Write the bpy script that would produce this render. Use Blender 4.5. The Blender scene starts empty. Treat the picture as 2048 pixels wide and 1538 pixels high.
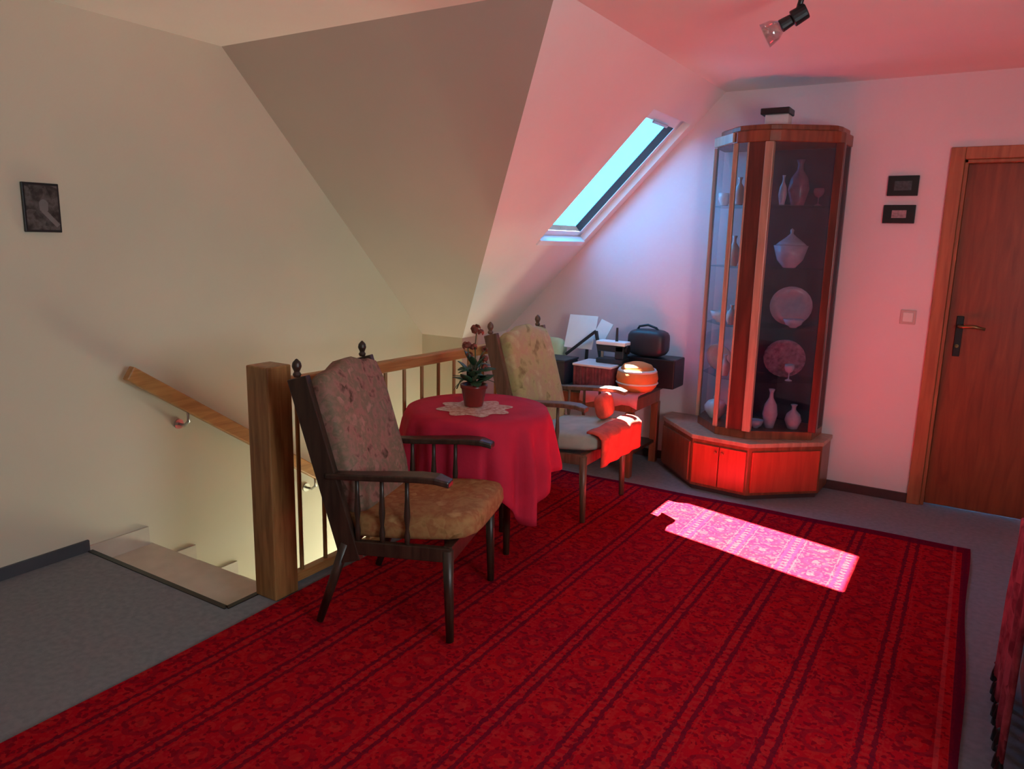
import bpy, bmesh, math, random
from mathutils import Vector, Matrix
random.seed(7)
S = bpy.context.scene
PI = math.pi

# ------------------------------------------------------------ camera, sky, sun, exposure
cam = bpy.data.cameras.new('camera'); cam.sensor_width = 36; cam.sensor_fit = 'HORIZONTAL'
cam.lens = 1491.92 / 2048 * 36; cam.clip_start = .05
co = bpy.data.objects.new('camera', cam); S.collection.objects.link(co)
CM = [[0.8492993, 0.5274312, 0.0225154], [0.1194907, -0.1505176, -0.9813595], [-0.5142107, 0.8361583, -0.1908577]]
mw = Matrix.Identity(4)
for i in range(3):
    mw[i][0] = CM[0][i]; mw[i][1] = -CM[1][i]; mw[i][2] = -CM[2][i]
mw.translation = (0, 0, 1.5)
co.matrix_world = mw
S.camera = co

W = bpy.data.worlds.new('sky'); S.world = W; W.use_nodes = True
bg = W.node_tree.nodes['Background']
bg.inputs[0].default_value = (.045, .44, .90, 1); bg.inputs[1].default_value = 7.5

def look(o, d):
    o.rotation_euler = Vector(d).to_track_quat('-Z', 'Y').to_euler()
sun = bpy.data.lights.new('sun', 'SUN'); sun.energy = 145; sun.angle = .009; sun.color = (1, .93, .84)
so = bpy.data.objects.new('sun', sun); S.collection.objects.link(so); so.location = (-6, 8, 8)
look(so, (.65, -.42, -1))

def area(name, loc, d, sx, sy, en, col):
    l = bpy.data.lights.new(name, 'AREA'); l.shape = 'RECTANGLE'; l.size = sx; l.size_y = sy; l.energy = en; l.color = col
    o = bpy.data.objects.new(name, l); S.collection.objects.link(o); o.location = loc; look(o, d); return o
# added out-of-view fill light at the right wall, no window there
area('added_side_fill', (1.30, 1.2, 1.5), (-1, .22, .20), 1.2, 1.0, 36, (.84, .97, 1))
# added fill light low in the stairwell to brighten the left wall
area('added_stair_fill', (-2.95, 4.2, -1.3), (-.25, -1, .55), .8, .8, 34, (.90, 1, .78))

S.view_settings.view_transform = 'Standard'; S.view_settings.look = 'None'
S.view_settings.exposure = 0.55; S.view_settings.gamma = 1; S.view_settings.use_curve_mapping = False
try:
    S.cycles.use_denoising = True; S.cycles.max_bounces = 10; S.cycles.diffuse_bounces = 6
    S.cycles.transparent_max_bounces = 24; S.cycles.sample_clamp_indirect = 40
except Exception: pass

# ------------------------------------------------------------ materials
def nt(name):
    m = bpy.data.materials.new(name); m.use_nodes = True
    return m, m.node_tree, m.node_tree.nodes['Principled BSDF']
def rgb(c): return (c[0], c[1], c[2], 1)
def ramp(t, fac, stops):
    r = t.nodes.new('ShaderNodeValToRGB'); e = r.color_ramp.elements
    while len(e) < len(stops): e.new(.5)
    for i, (p, c) in enumerate(stops): e[i].position = p; e[i].color = rgb(c)
    t.links.new(fac, r.inputs[0]); return r
def plain(name, col, rough=.6, var=.12, scale=8, bump=0, metal=0, spec=.5):
    m, t, p = nt(name)
    tc = t.nodes.new('ShaderNodeTexCoord'); n = t.nodes.new('ShaderNodeTexNoise'); n.inputs['Scale'].default_value = scale; n.inputs['Detail'].default_value = 4
    t.links.new(tc.outputs['Object'], n.inputs['Vector'])
    r = ramp(t, n.outputs['Fac'], [(.3, [c * (1 - var) for c in col]), (.7, [min(1, c * (1 + var)) for c in col])])
    t.links.new(r.outputs[0], p.inputs['Base Color'])
    p.inputs['Roughness'].default_value = rough; p.inputs['Metallic'].default_value = metal
    p.inputs['Specular IOR Level'].default_value = spec
    if bump:
        b = t.nodes.new('ShaderNodeBump'); b.inputs['Strength'].default_value = bump; b.inputs['Distance'].default_value = .004
        n2 = t.nodes.new('ShaderNodeTexNoise'); n2.inputs['Scale'].default_value = scale * 12
        t.links.new(tc.outputs['Object'], n2.inputs['Vector']); t.links.new(n2.outputs['Fac'], b.inputs['Height']); t.links.new(b.outputs[0], p.inputs['Normal'])
    return m
def wood(name, dark, light, rough=.4, sc=(14, 14, 1.2)):
    m, t, p = nt(name)
    tc = t.nodes.new('ShaderNodeTexCoord'); mp = t.nodes.new('ShaderNodeMapping'); mp.inputs['Scale'].default_value = sc
    n = t.nodes.new('ShaderNodeTexNoise'); n.inputs['Scale'].default_value = 3; n.inputs['Detail'].default_value = 6; n.inputs['Distortion'].default_value = .6
    t.links.new(tc.outputs['Object'], mp.inputs[0]); t.links.new(mp.outputs[0], n.inputs['Vector'])
    r = ramp(t, n.outputs['Fac'], [(.32, dark), (.68, light)])
    t.links.new(r.outputs[0], p.inputs['Base Color']); p.inputs['Roughness'].default_value = rough
    return m
def blotch(name, cols, scale=14, rough=.85, detail=3):
    """woven floral cloth: soft patches of several colours"""
    m, t, p = nt(name)
    tc = t.nodes.new('ShaderNodeTexCoord'); v = t.nodes.new('ShaderNodeTexVoronoi'); v.inputs['Scale'].default_value = scale
    n = t.nodes.new('ShaderNodeTexNoise'); n.inputs['Scale'].default_value = scale * 1.1; n.inputs['Detail'].default_value = 6
    mx = t.nodes.new('ShaderNodeMix'); mx.data_type = 'FLOAT'; mx.inputs[0].default_value = .80
    sep = t.nodes.new('ShaderNodeSeparateColor')
    t.links.new(tc.outputs['Object'], v.inputs['Vector']); t.links.new(tc.outputs['Object'], n.inputs['Vector'])
    t.links.new(v.outputs['Color'], sep.inputs[0]); t.links.new(sep.outputs[0], mx.inputs[2]); t.links.new(n.outputs['Fac'], mx.inputs[3])
    k = len(cols)
    r = ramp(t, mx.outputs[0], [(.28 + .44 * i / (k - 1), c) for i, c in enumerate(cols)])
    t.links.new(r.outputs[0], p.inputs['Base Color']); p.inputs['Roughness'].default_value = rough; p.inputs['Specular IOR Level'].default_value = .2
    return m
def glass(name, tint=(.9, .95, .96), gl=.08):
    m = bpy.data.materials.new(name); m.use_nodes = True; t = m.node_tree; t.nodes.clear()
    o = t.nodes.new('ShaderNodeOutputMaterial'); mx = t.nodes.new('ShaderNodeMixShader'); mx.inputs[0].default_value = gl
    a = t.nodes.new('ShaderNodeBsdfTransparent'); a.inputs[0].default_value = rgb(tint)
    g = t.nodes.new('ShaderNodeBsdfGlossy'); g.inputs['Roughness'].default_value = .03
    t.links.new(a.outputs[0], mx.inputs[1]); t.links.new(g.outputs[0], mx.inputs[2]); t.links.new(mx.outputs[0], o.inputs[0])
    return m

CREAM = plain('cream_plaster', (.68, .625, .50), .9, .03, 1.5, .15)
SLOPEM = plain('shade_darkened_plaster', (.50, .40, .345), .9, .03, 1.5, .15)  # same plaster as the walls, the slope's shade darkened into the colour
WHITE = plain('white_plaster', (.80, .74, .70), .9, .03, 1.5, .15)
GABLEM = plain('bounce_tinted_white_plaster', (.82, .66, .68), .9, .03, 1.5, .15)  # white plaster with the carpet's pink bounce light tinted into the colour
CEILM = plain('ceiling_plaster', (.80, .70, .64), .9, .03, 1.5, .1)
FLOORM = plain('grey_floor_carpet', (.215, .22, .25), .95, .12, 40, .4)
STONE = plain('beige_stone_tread', (.60, .52, .44), .45, .08, 9)
SKIRTM = plain('slate_grey_skirting', (.07, .07, .085), .5, .1, 10)
CLAD = plain('dark_matt_window_cladding', (.02, .02, .022), 1, .1, 10, spec=0)
DSKIRT = plain('dark_brown_skirting', (.09, .035, .035), .5, .1, 10)
PINE = wood('honey_pine', (.22, .095, .03), (.42, .21, .075), .4)
PINEH = wood('honey_pine_rail', (.36, .15, .045), (.55, .27, .09), .4, (14, 1.2, 14))
DARKW = wood('dark_oak', (.022, .011, .008), (.06, .03, .02), .38)
DOORW = wood('red_brown_door_veneer', (.20, .036, .014), (.32, .07, .024), .42, (9, 9, .9))
FRAMEW = wood('door_frame_wood', (.34, .10, .045), (.48, .16, .07), .42, (12, 12, 1))
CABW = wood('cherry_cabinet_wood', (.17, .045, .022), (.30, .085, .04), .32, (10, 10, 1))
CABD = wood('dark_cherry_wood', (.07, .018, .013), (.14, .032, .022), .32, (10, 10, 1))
CABF = wood('bounce_lit_cherry_veneer', (.44, .048, .028), (.58, .075, .04), .32, (10, 10, 1))  # cherry wood with the red bounce from the sun patch put into its colour
CABL = wood('light_cabinet_edge', (.34, .21, .15), (.48, .31, .22), .35, (10, 10, 1))
BLACK = plain('black_lacquer', (.012, .011, .013), .35, .1)
DARKG = plain('charcoal_plastic', (.03, .035, .045), .45, .1)
BRASS = plain('antique_brass', (.35, .22, .10), .35, .1, metal=.9)
CHROME = plain('brushed_steel', (.6, .6, .6), .3, .05, metal=1)
REDCL = plain('crimson_tablecloth', (.56, .020, .055), .8, .12, 5, .3, spec=.2)
LACE = blotch('cream_lace', [(.42, .16, .12), (.62, .42, .33), (.74, .60, .50)], 60)
POTM = plain('dark_red_glazed_pot', (.20, .02, .018), .3, .1)
LEAFM = plain('dark_green_leaf', (.025, .07, .03), .5, .3, 20)
STEMM = plain('olive_stem', (.10, .09, .04), .6, .2)
BLOOM = plain('brownish_red_petals', (.22, .05, .03), .7, .3, 30)
SEATC = blotch('gold_brown_floral_seat', [(.20, .09, .03), (.38, .20, .08), (.30, .12, .05), (.46, .28, .12)], 16)
BACKC = blotch('dusty_rose_floral', [(.10, .055, .035), (.34, .17, .14), (.20, .15, .10), (.42, .22, .18)], 20)
BACKY = blotch('yellow_green_floral', [(.26, .22, .09), (.48, .45, .20), (.48, .36, .20), (.56, .54, .27)], 13)
PALEG = plain('pale_sage_cloth', (.42, .46, .38), .85, .12, 12)
REDB = plain('orange_red_blanket', (.70, .09, .05), .85, .2, 18, .4)
PINKC = plain('rose_runner_cloth', (.60, .18, .19), .85, .12, 14)
BURG = plain('burgundy_wicker', (.20, .05, .06), .7, .3, 30)
ORANGE = plain('orange_fabric', (.75, .22, .06), .8, .15, 10)
PAPER = plain('white_paper', (.95, .95, .94), .8, .02)
PALEW = plain('pale_grey_enamel', (.72, .68, .66), .5, .05)
YGREEN = plain('pale_lime_cloth', (.55, .66, .38), .85, .12, 9)
WINF = plain('white_window_frame', (.82, .85, .88), .4, .03)
GLASSW = glass('window_glass', (.95, .97, 1), .05)
GLASSC = glass('cabinet_glass', (.86, .92, .95), .07)
GLASSD = glass('smoked_cabinet_glass', (.80, .80, .84), .07)
GLASSS = glass('glass_shelf_glass', (.80, .88, .90), .12)
CRYST = plain('frosted_crystal', (.62, .55, .62), .25, .1, 30)
CHINA = plain('white_china', (.92, .92, .95), .25, .08, 30)
ROSEG = plain('rose_tinted_glass', (.30, .14, .20), .25, .2, 25)
BACKP = plain('dark_cabinet_back', (.045, .04, .055), .5, .2, 6)
PHOTO1 = blotch('faded_engraving', [(.03, .022, .02), (.06, .045, .045), (.13, .11, .11), (.05, .035, .03)], 22)
PLUM = blotch('plum_striped_throw', [(.10, .01, .02), (.36, .07, .10), (.16, .02, .035), (.42, .10, .13)], 9)

def carpet_mat():
    m, t, p = nt('red_patterned_carpet')
    N = t.nodes.new; Lk = t.links.new
    tc = N('ShaderNodeTexCoord'); sp = N('ShaderNodeSeparateXYZ'); Lk(tc.outputs['Object'], sp.inputs[0])
    def mth(op, a, b=None, c=None):
        n = N('ShaderNodeMath'); n.operation = op
        for i, v in enumerate((a, b, c)):
            if v is None: continue
            if isinstance(v, (int, float)): n.inputs[i].default_value = v
            else: Lk(v, n.inputs[i])
        return n.outputs[0]
    def mix(f, a, b):
        n = N('ShaderNodeMix'); n.data_type = 'RGBA'
        Lk(f, n.inputs[0])
        for i, v in ((6, a), (7, b)):
            if isinstance(v, tuple): n.inputs[i].default_value = rgb(v)
            else: Lk(v, n.inputs[i])
        return n.outputs[2]
    X, Y = sp.outputs[0], sp.outputs[1]
    # wobble
    no = N('ShaderNodeTexNoise'); no.inputs['Scale'].default_value = 60; no.inputs['Detail'].default_value = 3; Lk(tc.outputs['Object'], no.inputs['Vector'])
    wob = mth('MULTIPLY', mth('SUBTRACT', no.outputs['Fac'], .5), .022)
    xs = mth('ADD', X, wob); ys = mth('ADD', Y, wob)
    # field cell: stripes every .254 m; the x of a stripe pair is -.12 - k*.254
    P = .254
    u = mth('SUBTRACT', mth('FRACT', mth('DIVIDE', mth('ADD', xs, .12 + 20 * P + P / 2), P)), .5)      # 0 at stripe pair
    au = mth('ABSOLUTE', u)                                                                       # 0..0.5
    line = mth('MULTIPLY', mth('GREATER_THAN', au, .055), mth('LESS_THAN', au, .115))             # two dark bands
    thin = mth('MULTIPLY', mth('GREATER_THAN', au, .15), mth('LESS_THAN', au, .17))
    # small ladder between the bands
    lad = mth('LESS_THAN', mth('ABSOLUTE', mth('SUBTRACT', mth('FRACT', mth('DIVIDE', ys, .034)), .5)), .22)
    core = mth('MULTIPLY', mth('LESS_THAN', au, .05), lad)
    # motifs between pairs
    mu = mth('SUBTRACT', .5, au)                                                                    # 0 at middle
    fy = mth('SUBTRACT', mth('FRACT', mth('DIVIDE', ys, .155)), .5)
    d = mth('SQRT', mth('ADD', mth('POWER', mth('MULTIPLY', mu, P), 2), mth('POWER', mth('MULTIPLY', fy, .155), 2)))
    ring = mth('LESS_THAN', mth('ABSOLUTE', mth('SUBTRACT', d, .048)), .009)
    dot = mth('LESS_THAN', d, .018)
    vo = N('ShaderNodeTexVoronoi'); vo.inputs['Scale'].default_value = 80; Lk(tc.outputs['Object'], vo.inputs['Vector'])
    sc = N('ShaderNodeSeparateColor'); Lk(vo.outputs['Color'], sc.inputs[0])
    n3 = N('ShaderNodeTexNoise'); n3.inputs['Scale'].default_value = 3.2; n3.inputs['Detail'].default_value = 3; Lk(tc.outputs['Object'], n3.inputs['Vector'])
    base = ramp(t, n3.outputs['Fac'], [(.3, (.33, .004, .014)), (.7, (.42, .006, .011))]).outputs[0]
    speck = mth('GREATER_THAN', sc.outputs[0], .72)
    speckd = mth('LESS_THAN', sc.outputs[0], .2)
    c = mix(mth('MULTIPLY', speckd, .6), base, (.12, .003, .012))
    c = mix(mth('MULTIPLY', speck, .30), c, (.48, .028, .024))
    c = mix(mth('MULTIPLY', ring, .6), c, (.20, .006, .016))
    c = mix(mth('MULTIPLY', dot, .4), c, (.48, .028, .024))
    c = mix(mth('MULTIPLY', thin, .4), c, (.42, .024, .024))
    c = mix(mth('MULTIPLY', line, .78), c, (.11, .006, .018))
    c = mix(mth('MULTIPLY', core, .5), c, (.42, .024, .024))
    # dark borders on the long side and the far end
    b1 = mth('GREATER_THAN', X, .095); b2 = mth('GREATER_THAN', Y, 4.19); b3 = mth('LESS_THAN', X, -2.25)
    b = mth('MAXIMUM', b1, b2)
    c = mix(mth('MULTIPLY', b, .85), c, (.10, .004, .022))
    e1 = mth('MULTIPLY', mth('GREATER_THAN', X, .055), mth('LESS_THAN', X, .07))
    c = mix(mth('MULTIPLY', e1, .25), c, (.6, .08, .08))
    Lk(c, p.inputs['Base Color']); p.inputs['Roughness'].default_value = 1; p.inputs['Specular IOR Level'].default_value = 0
    bn = N('ShaderNodeBump'); bn.inputs['Strength'].default_value = .35; bn.inputs['Distance'].default_value = .004
    Lk(no.outputs['Fac'], bn.inputs['Height']); Lk(bn.outputs[0], p.inputs['Normal'])
    return m
CARPET = carpet_mat()

# ------------------------------------------------------------ mesh helpers
class MB:
    def __init__(s): s.b = bmesh.new()
    def box(s, c, d, rot=None):
        M = Matrix.Translation(c) @ (rot.to_4x4() if rot else Matrix.Identity(4)) @ Matrix.Diagonal((d[0], d[1], d[2], 1))
        bmesh.ops.create_cube(s.b, size=1, matrix=M); return s
    def bx(s, x0, x1, y0, y1, z0, z1): return s.box(((x0 + x1) / 2, (y0 + y1) / 2, (z0 + z1) / 2), (abs(x1 - x0), abs(y1 - y0), abs(z1 - z0)))
    def cyl(s, a, b, r0, r1=None, seg=12):
        a = Vector(a); b = Vector(b); d = b - a; r1 = r0 if r1 is None else r1
        M = Matrix.Translation((a + b) / 2) @ d.to_track_quat('Z', 'Y').to_matrix().to_4x4()
        bmesh.ops.create_cone(s.b, cap_ends=True, segments=seg, radius1=r0, radius2=r1, depth=d.length, matrix=M); return s
    def bar(s, a, b, w, t, up=(0, 0, 1)):
        """rectangular bar a->b; w across, t along 'up' side"""
        a = Vector(a); b = Vector(b); d = (b - a).normalized(); up = Vector(up)
        side = d.cross(up).normalized(); u2 = side.cross(d).normalized()
        vs = []
        for p in (a, b):
            for i, j in ((-1, -1), (1, -1), (1, 1), (-1, 1)):
                vs.append(s.b.verts.new(p + side * w / 2 * i + u2 * t / 2 * j))
        for f in ((0, 3, 2, 1), (4, 5, 6, 7), (0, 1, 5, 4), (1, 2, 6, 5), (2, 3, 7, 6), (3, 0, 4, 7)): s.b.faces.new([vs[i] for i in f])
        return s
    def lathe(s, prof, c=(0, 0, 0), seg=20, sx=1, sy=1, M=None):
        rings = []
        for r, z in prof:
            rings.append([s.b.verts.new((c[0] + r * sx * math.cos(2 * PI * k / seg), c[1] + r * sy * math.sin(2 * PI * k / seg), c[2] + z)) for k in range(seg)])
        for a, b in zip(rings, rings[1:]):
            for k in range(seg): s.b.faces.new((a[k], a[(k + 1) % seg], b[(k + 1) % seg], b[k]))
        if prof[0][0] > 1e-4: s.b.faces.new(rings[0][::-1])
        if prof[-1][0] > 1e-4: s.b.faces.new(rings[-1])
        if M is not None:
            for ring in rings:
                for v in ring: v.co = M @ v.co
        return s
    def prism(s, poly, z0, z1):
        a = [s.b.verts.new((x, y, z0)) for x, y in poly]; b = [s.b.verts.new((x, y, z1)) for x, y in poly]
        n = len(poly); s.b.faces.new(a[::-1]); s.b.faces.new(b)
        for k in range(n): s.b.faces.new((a[k], a[(k + 1) % n], b[(k + 1) % n], b[k]))
        return s
    def tube(s, pts, r, seg=8):
        pts = [Vector(p) for p in pts]; rings = []
        for i, p in enumerate(pts):
            d = (pts[min(i + 1, len(pts) - 1)] - pts[max(i - 1, 0)]).normalized()
            q = d.to_track_quat('Z', 'Y'); rr = r[i] if isinstance(r, (list, tuple)) else r
            rings.append([s.b.verts.new(p + q @ Vector((rr * math.cos(2 * PI * k / seg), rr * math.sin(2 * PI * k / seg), 0))) for k in range(seg)])
        for a, b in zip(rings, rings[1:]):
            for k in range(seg): s.b.faces.new((a[k], a[(k + 1) % seg], b[(k + 1) % seg], b[k]))
        s.b.faces.new(rings[0][::-1]); s.b.faces.new(rings[-1]); return s
    def extr(s, quads, n):
        """planar faces (lists of Vector sharing coordinates) extruded by vector n"""
        cache = {}
        def V(p, k):
            key = (round(p[0], 4), round(p[1], 4), round(p[2], 4), k)
            if key not in cache: cache[key] = s.b.verts.new(Vector(p) + (n if k else Vector((0, 0, 0))))
            return cache[key]
        edges = {}
        for q in quads:
            s.b.faces.new([V(p, 0) for p in q]); s.b.faces.new([V(p, 1) for p in q][::-1])
            for a, b in zip(q, q[1:] + q[:1]):
                ka = tuple(round(c, 4) for c in a); kb = tuple(round(c, 4) for c in b)
                edges.setdefault(frozenset((ka, kb)), []).append((a, b))
        for e in edges.values():
            if len(e) == 1:
                a, b = e[0]; s.b.faces.new((V(b, 0), V(a, 0), V(a, 1), V(b, 1)))
        return s

def obj(name, mb, mat, parent=None, loc=None, bevel=0, smooth=False, seg=2, sub=0):
    b = mb.b; bmesh.ops.recalc_face_normals(b, faces=b.faces)
    me = bpy.data.meshes.new(name); b.to_mesh(me); b.free()
    me.materials.append(mat)
    if smooth:
        for p in me.polygons: p.use_smooth = True
    o = bpy.data.objects.new(name, me); S.collection.objects.link(o)
    if parent: o.parent = parent
    if loc: o.location = loc
    if bevel:
        m = o.modifiers.new('bevel', 'BEVEL'); m.width = bevel; m.segments = seg; m.limit_method = 'ANGLE'
    if sub:
        m = o.modifiers.new('sub', 'SUBSURF'); m.levels = sub; m.render_levels = sub
    return o
def tag(o, label, cat, group=None):
    o['label'] = label; o['category'] = cat
    if group: o['group'] = group
    return o
def thing(name, label, cat, loc=(0, 0, 0), rz=0, group=None):
    o = bpy.data.objects.new(name, None); S.collection.objects.link(o); o.location = loc; o.rotation_euler = (0, 0, rz); o.empty_display_size = .05
    return tag(o, label, cat, group)
def struct(o, label=None):
    o['kind'] = 'structure'
    if label: o['label'] = label
    return o
def cushion(c, d, puff=.3, n=6):
    """soft rounded block"""
    m = MB(); bmesh.ops.create_cube(m.b, size=1)
    bmesh.ops.subdivide_edges(m.b, edges=m.b.edges[:], cuts=n, use_grid_fill=True)
    for v in m.b.verts:
        x, y, z = v.co * 2
        e = 6
        k = (abs(x) ** e + abs(y) ** e + abs(z) ** e) ** (1 / e)
        x, y, z = x / k, y / k, z / k
        z *= 1 - puff * (.5 * x * x + .5 * y * y) ** 2
        v.co = Vector((c[0] + x * d[0] / 2, c[1] + y * d[1] / 2, c[2] + z * d[2] / 2))
    return m

# ------------------------------------------------------------ dimensions
XL, XR, YB, YG, HC = -3.447, 1.35, -2.3, 4.909, 2.44
XB, YD = -1.49, 2.68            # where the two roof slopes leave the ceiling
TB = 1.03                       # fall of the bright slope
KZ = .80                        # knee wall height
YK = YD + (HC - KZ)             # 4.32
XK = XB - (HC - KZ) / TB        # -3.08
SX = -2.44                      # edge of the stair opening
SY = 1.79
T = .2

# ------------------------------------------------------------ structure
m = MB()
m.bx(SX, XR + T, YB - T, YG + T, -.25, 0)
m.bx(XL - T, SX, YB - T, SY, -.25, 0)
m.bx(XK - T, SX, YK, YG + T, -.25, 0)
struct(obj('floor', m, FLOORM), 'grey fitted carpet floor around the red carpet')
m = MB(); yz = [(YB - T, -2.9), (YK + T, -2.9), (YK + T, KZ), (YK, KZ + .12), (YD, HC + .12), (YB - T, HC + .12)]
ra = [m.b.verts.new((XL - T, y, z)) for y, z in yz]; rb = [m.b.verts.new((XL, y, z)) for y, z in yz]
m.b.faces.new(ra); m.b.faces.new(rb[::-1])
for k in range(6): m.b.faces.new((ra[k], ra[(k + 1) % 6], rb[(k + 1) % 6], rb[k]))
struct(obj('wall_left', m, CREAM), 'cream wall with the sloping handrail')
m = MB().bx(XK - T - .6, XR + T, YG, YG + T, -.25, HC + .02)
# gable wall with door opening
m.b.free(); m = MB()
DX0, DX1, DZ = -.14, .74, 1.985
def gz(x0, x1, z0):
    za = min(HC + .1, HC + .1 - (XB - x0) * 1.03); zb_ = min(HC + .1, HC + .1 - (XB - x1) * 1.03)
    v = [m.b.verts.new(p) for p in ((x0, YG, z0), (x1, YG, z0), (x1, YG, zb_), (x0, YG, za), (x0, YG + T, z0), (x1, YG + T, z0), (x1, YG + T, zb_), (x0, YG + T, za))]
    for f in ((0, 1, 2, 3), (7, 6, 5, 4), (0, 4, 5, 1), (1, 5, 6, 2), (2, 6, 7, 3), (3, 7, 4, 0)): m.b.faces.new([v[i] for i in f])
gz(XK - .4, XB, -.02); gz(XB, DX0, -.02); gz(DX0, DX1, DZ); gz(DX1, XR + T, -.02)
struct(obj('wall_gable', m, GABLEM), 'white gable wall behind the glass cabinet, beside the door')
struct(obj('wall_right', MB().bx(XR, XR + T, YB - T, YG, 0, HC + .02), WHITE))
struct(obj('wall_back', MB().bx(XL, XR, YB - T, YB, 0, HC + .02), CREAM))
m = MB().bx(XL - T, XK, YK, YK + T, -2.9, KZ)
m.bx(XK, SX + .1, YK, YK + T, -2.9, -.25)
struct(obj('wall_knee_stair', m, CREAM), 'low wall at the end of the stairwell')
struct(obj('wall_knee_corner', MB().bx(XK - T, XK, YK + T, YG, 0, KZ), WHITE))
struct(obj('wall_stairwell', MB().bx(SX, SX + .12, SY, YK, -2.9, -.25), CREAM))
struct(obj('wall_under_landing', MB().bx(XL, SX, SY - .14, SY, -2.9, -.25), CREAM))
struct(obj('floor_below', MB().bx(XL, SX, SY, YK, -3.0, -2.9), STONE))
# ceiling: flat part right of the bright slope and in front of the dark one
m = MB()
m.bx(XL - T, XR + T, YB - T, YD, HC, HC + .12)
m.bx(XB, XR + T, YD, YG + T, HC, HC + .12)
struct(obj('ceiling', m, CEILM), 'flat ceiling')
# dark slope (falls away towards the end of the stairwell)
zd = lambda y: HC - (y - YD)
A = Vector((XL - .01, YD, HC)); B = Vector((XB, YD, HC)); C = Vector((XK, YK, KZ)); D = Vector((XL - .01, YK, KZ))
nd = Vector((0, 1, 1)).normalized() * .1
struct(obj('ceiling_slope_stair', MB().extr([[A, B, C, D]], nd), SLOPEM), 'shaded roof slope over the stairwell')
A2 = Vector((XL - T, YD, HC)); B2 = Vector((XB, YD, HC)); C2 = Vector((XK, YK, KZ)); D2 = Vector((XL - T, YK, KZ))
dn = Vector((0, .12, -.12))
struct(obj('roof_bounce_cover', MB().extr([[A2 - dn + nd * 1.02, B2 - dn + nd * 1.02, C2 + nd * 1.02, D2 + dn + nd * 1.02]], nd * .25), CLAD), 'unseen dark cover added over the stair slope against sun bounce')  # added outside, unseen: keeps the sunlit stair slope from bouncing through the window
# bright slope with the roof window
zb = lambda x: HC - (XB - x) * TB
def P(x, y): return Vector((x, y, zb(x)))
WY0, WY1, WX0, WX1 = 4.20, 4.83, -2.42, -1.68
a, b_, c, d = P(WX1, WY0), P(WX1, WY1), P(WX0, WY1), P(WX0, WY0)
Ao, Bo, Co, Do = P(XB, YD), P(XB, YG + .01), P(XK, YG + .01), P(XK, YK)
nb = Vector((-TB, 0, 1)).normalized()
struct(obj('ceiling_slope_window', MB().extr([[Ao, Bo, b_, a], [Bo, Co, c, b_], [Co, Do, d, c], [Do, Ao, a, d]], nb * .10), WHITE), 'bright roof slope with the roof window')
Bo2, Co2, Ao2 = P(XB + .4, YG + .3), P(XK - .3, YG + .3), P(XB + .4, YD)
Do2 = P(XK - .3, YK + .3)
o_ = nb * .102
struct(obj('roof_bounce_cover', MB().extr([[v + o_ for v in q] for q in ([Ao2, Bo2, b_, a], [Bo2, Co2, c, b_], [Co2, Do2, d, c], [Do2, Ao2, a, d])], nb * .02), CLAD), 'unseen dark cover added over the window slope against sun bounce')  # added outside, unseen: hides bright sunlit edges above the window slope
# roof window
w1 = struct(bpy.data.objects.new('window_1', None), 'narrow roof window in the sloping ceiling'); S.collection.objects.link(w1)
w1.location = P((WX0 + WX1) / 2, (WY0 + WY1) / 2)
xd = Vector((1, 0, TB)).normalized(); yd = Vector((0, 1, 0))
L = (WX1 - WX0) * math.sqrt(1 + TB * TB); Wd = WY1 - WY0
w1.matrix_world = Matrix.Translation(w1.location) @ Matrix((xd, yd, nb)).transposed().to_4x4()
fm = MB(); t_ = .05
fm.bx(-L / 2, L / 2, -Wd / 2, -Wd / 2 + .10, .045, .050); fm.bx(-L / 2, L / 2, Wd / 2 - t_, Wd / 2, .045, .050)
fm.bx(-L / 2, -L / 2 + t_ + .02, -Wd / 2, Wd / 2, .045, .050); fm.bx(L / 2 - .08, L / 2, -Wd / 2, Wd / 2, .045, .050)
om = MB()
om.bx(-L / 2, L / 2, -Wd / 2, -Wd / 2 + .10, .0505, .101); om.bx(-L / 2, L / 2, Wd / 2 - t_, Wd / 2, .0505, .101)
om.bx(-L / 2, -L / 2 + t_ + .02, -Wd / 2, Wd / 2, .0505, .101); om.bx(L / 2 - .08, L / 2, -Wd / 2, Wd / 2, .0505, .101)
obj('window_cladding', om, CLAD, w1)
obj('window_frame', fm, WINF, w1, bevel=.004)
obj('window_pane', MB().bx(-L / 2 + .06, L / 2 - .07, -Wd / 2 + .09, Wd / 2 - t_ + .01, .0452, .0496), GLASSW, w1)
obj('window_ledge', MB().bx(-L / 2 - .012, -L / 2 + .03, -Wd / 2, Wd / 2, -.012, .044), WINF, w1, bevel=.004)
obj('window_handle', MB().bx(L / 2 - .09, L / 2 - .07, -.12, .12, .028, .042), CHROME, w1, bevel=.004)
# portal so that the sky through the pane is sampled well
pl = area('sky_portal', P((WX0 + WX1) / 2, (WY0 + WY1) / 2) + nb * .13, -nb, L, Wd, 1, (1, 1, 1))
pl.rotation_euler = (Matrix((xd, yd, nb)).transposed()).to_euler()
pl.data.cycles.is_portal = True

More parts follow.
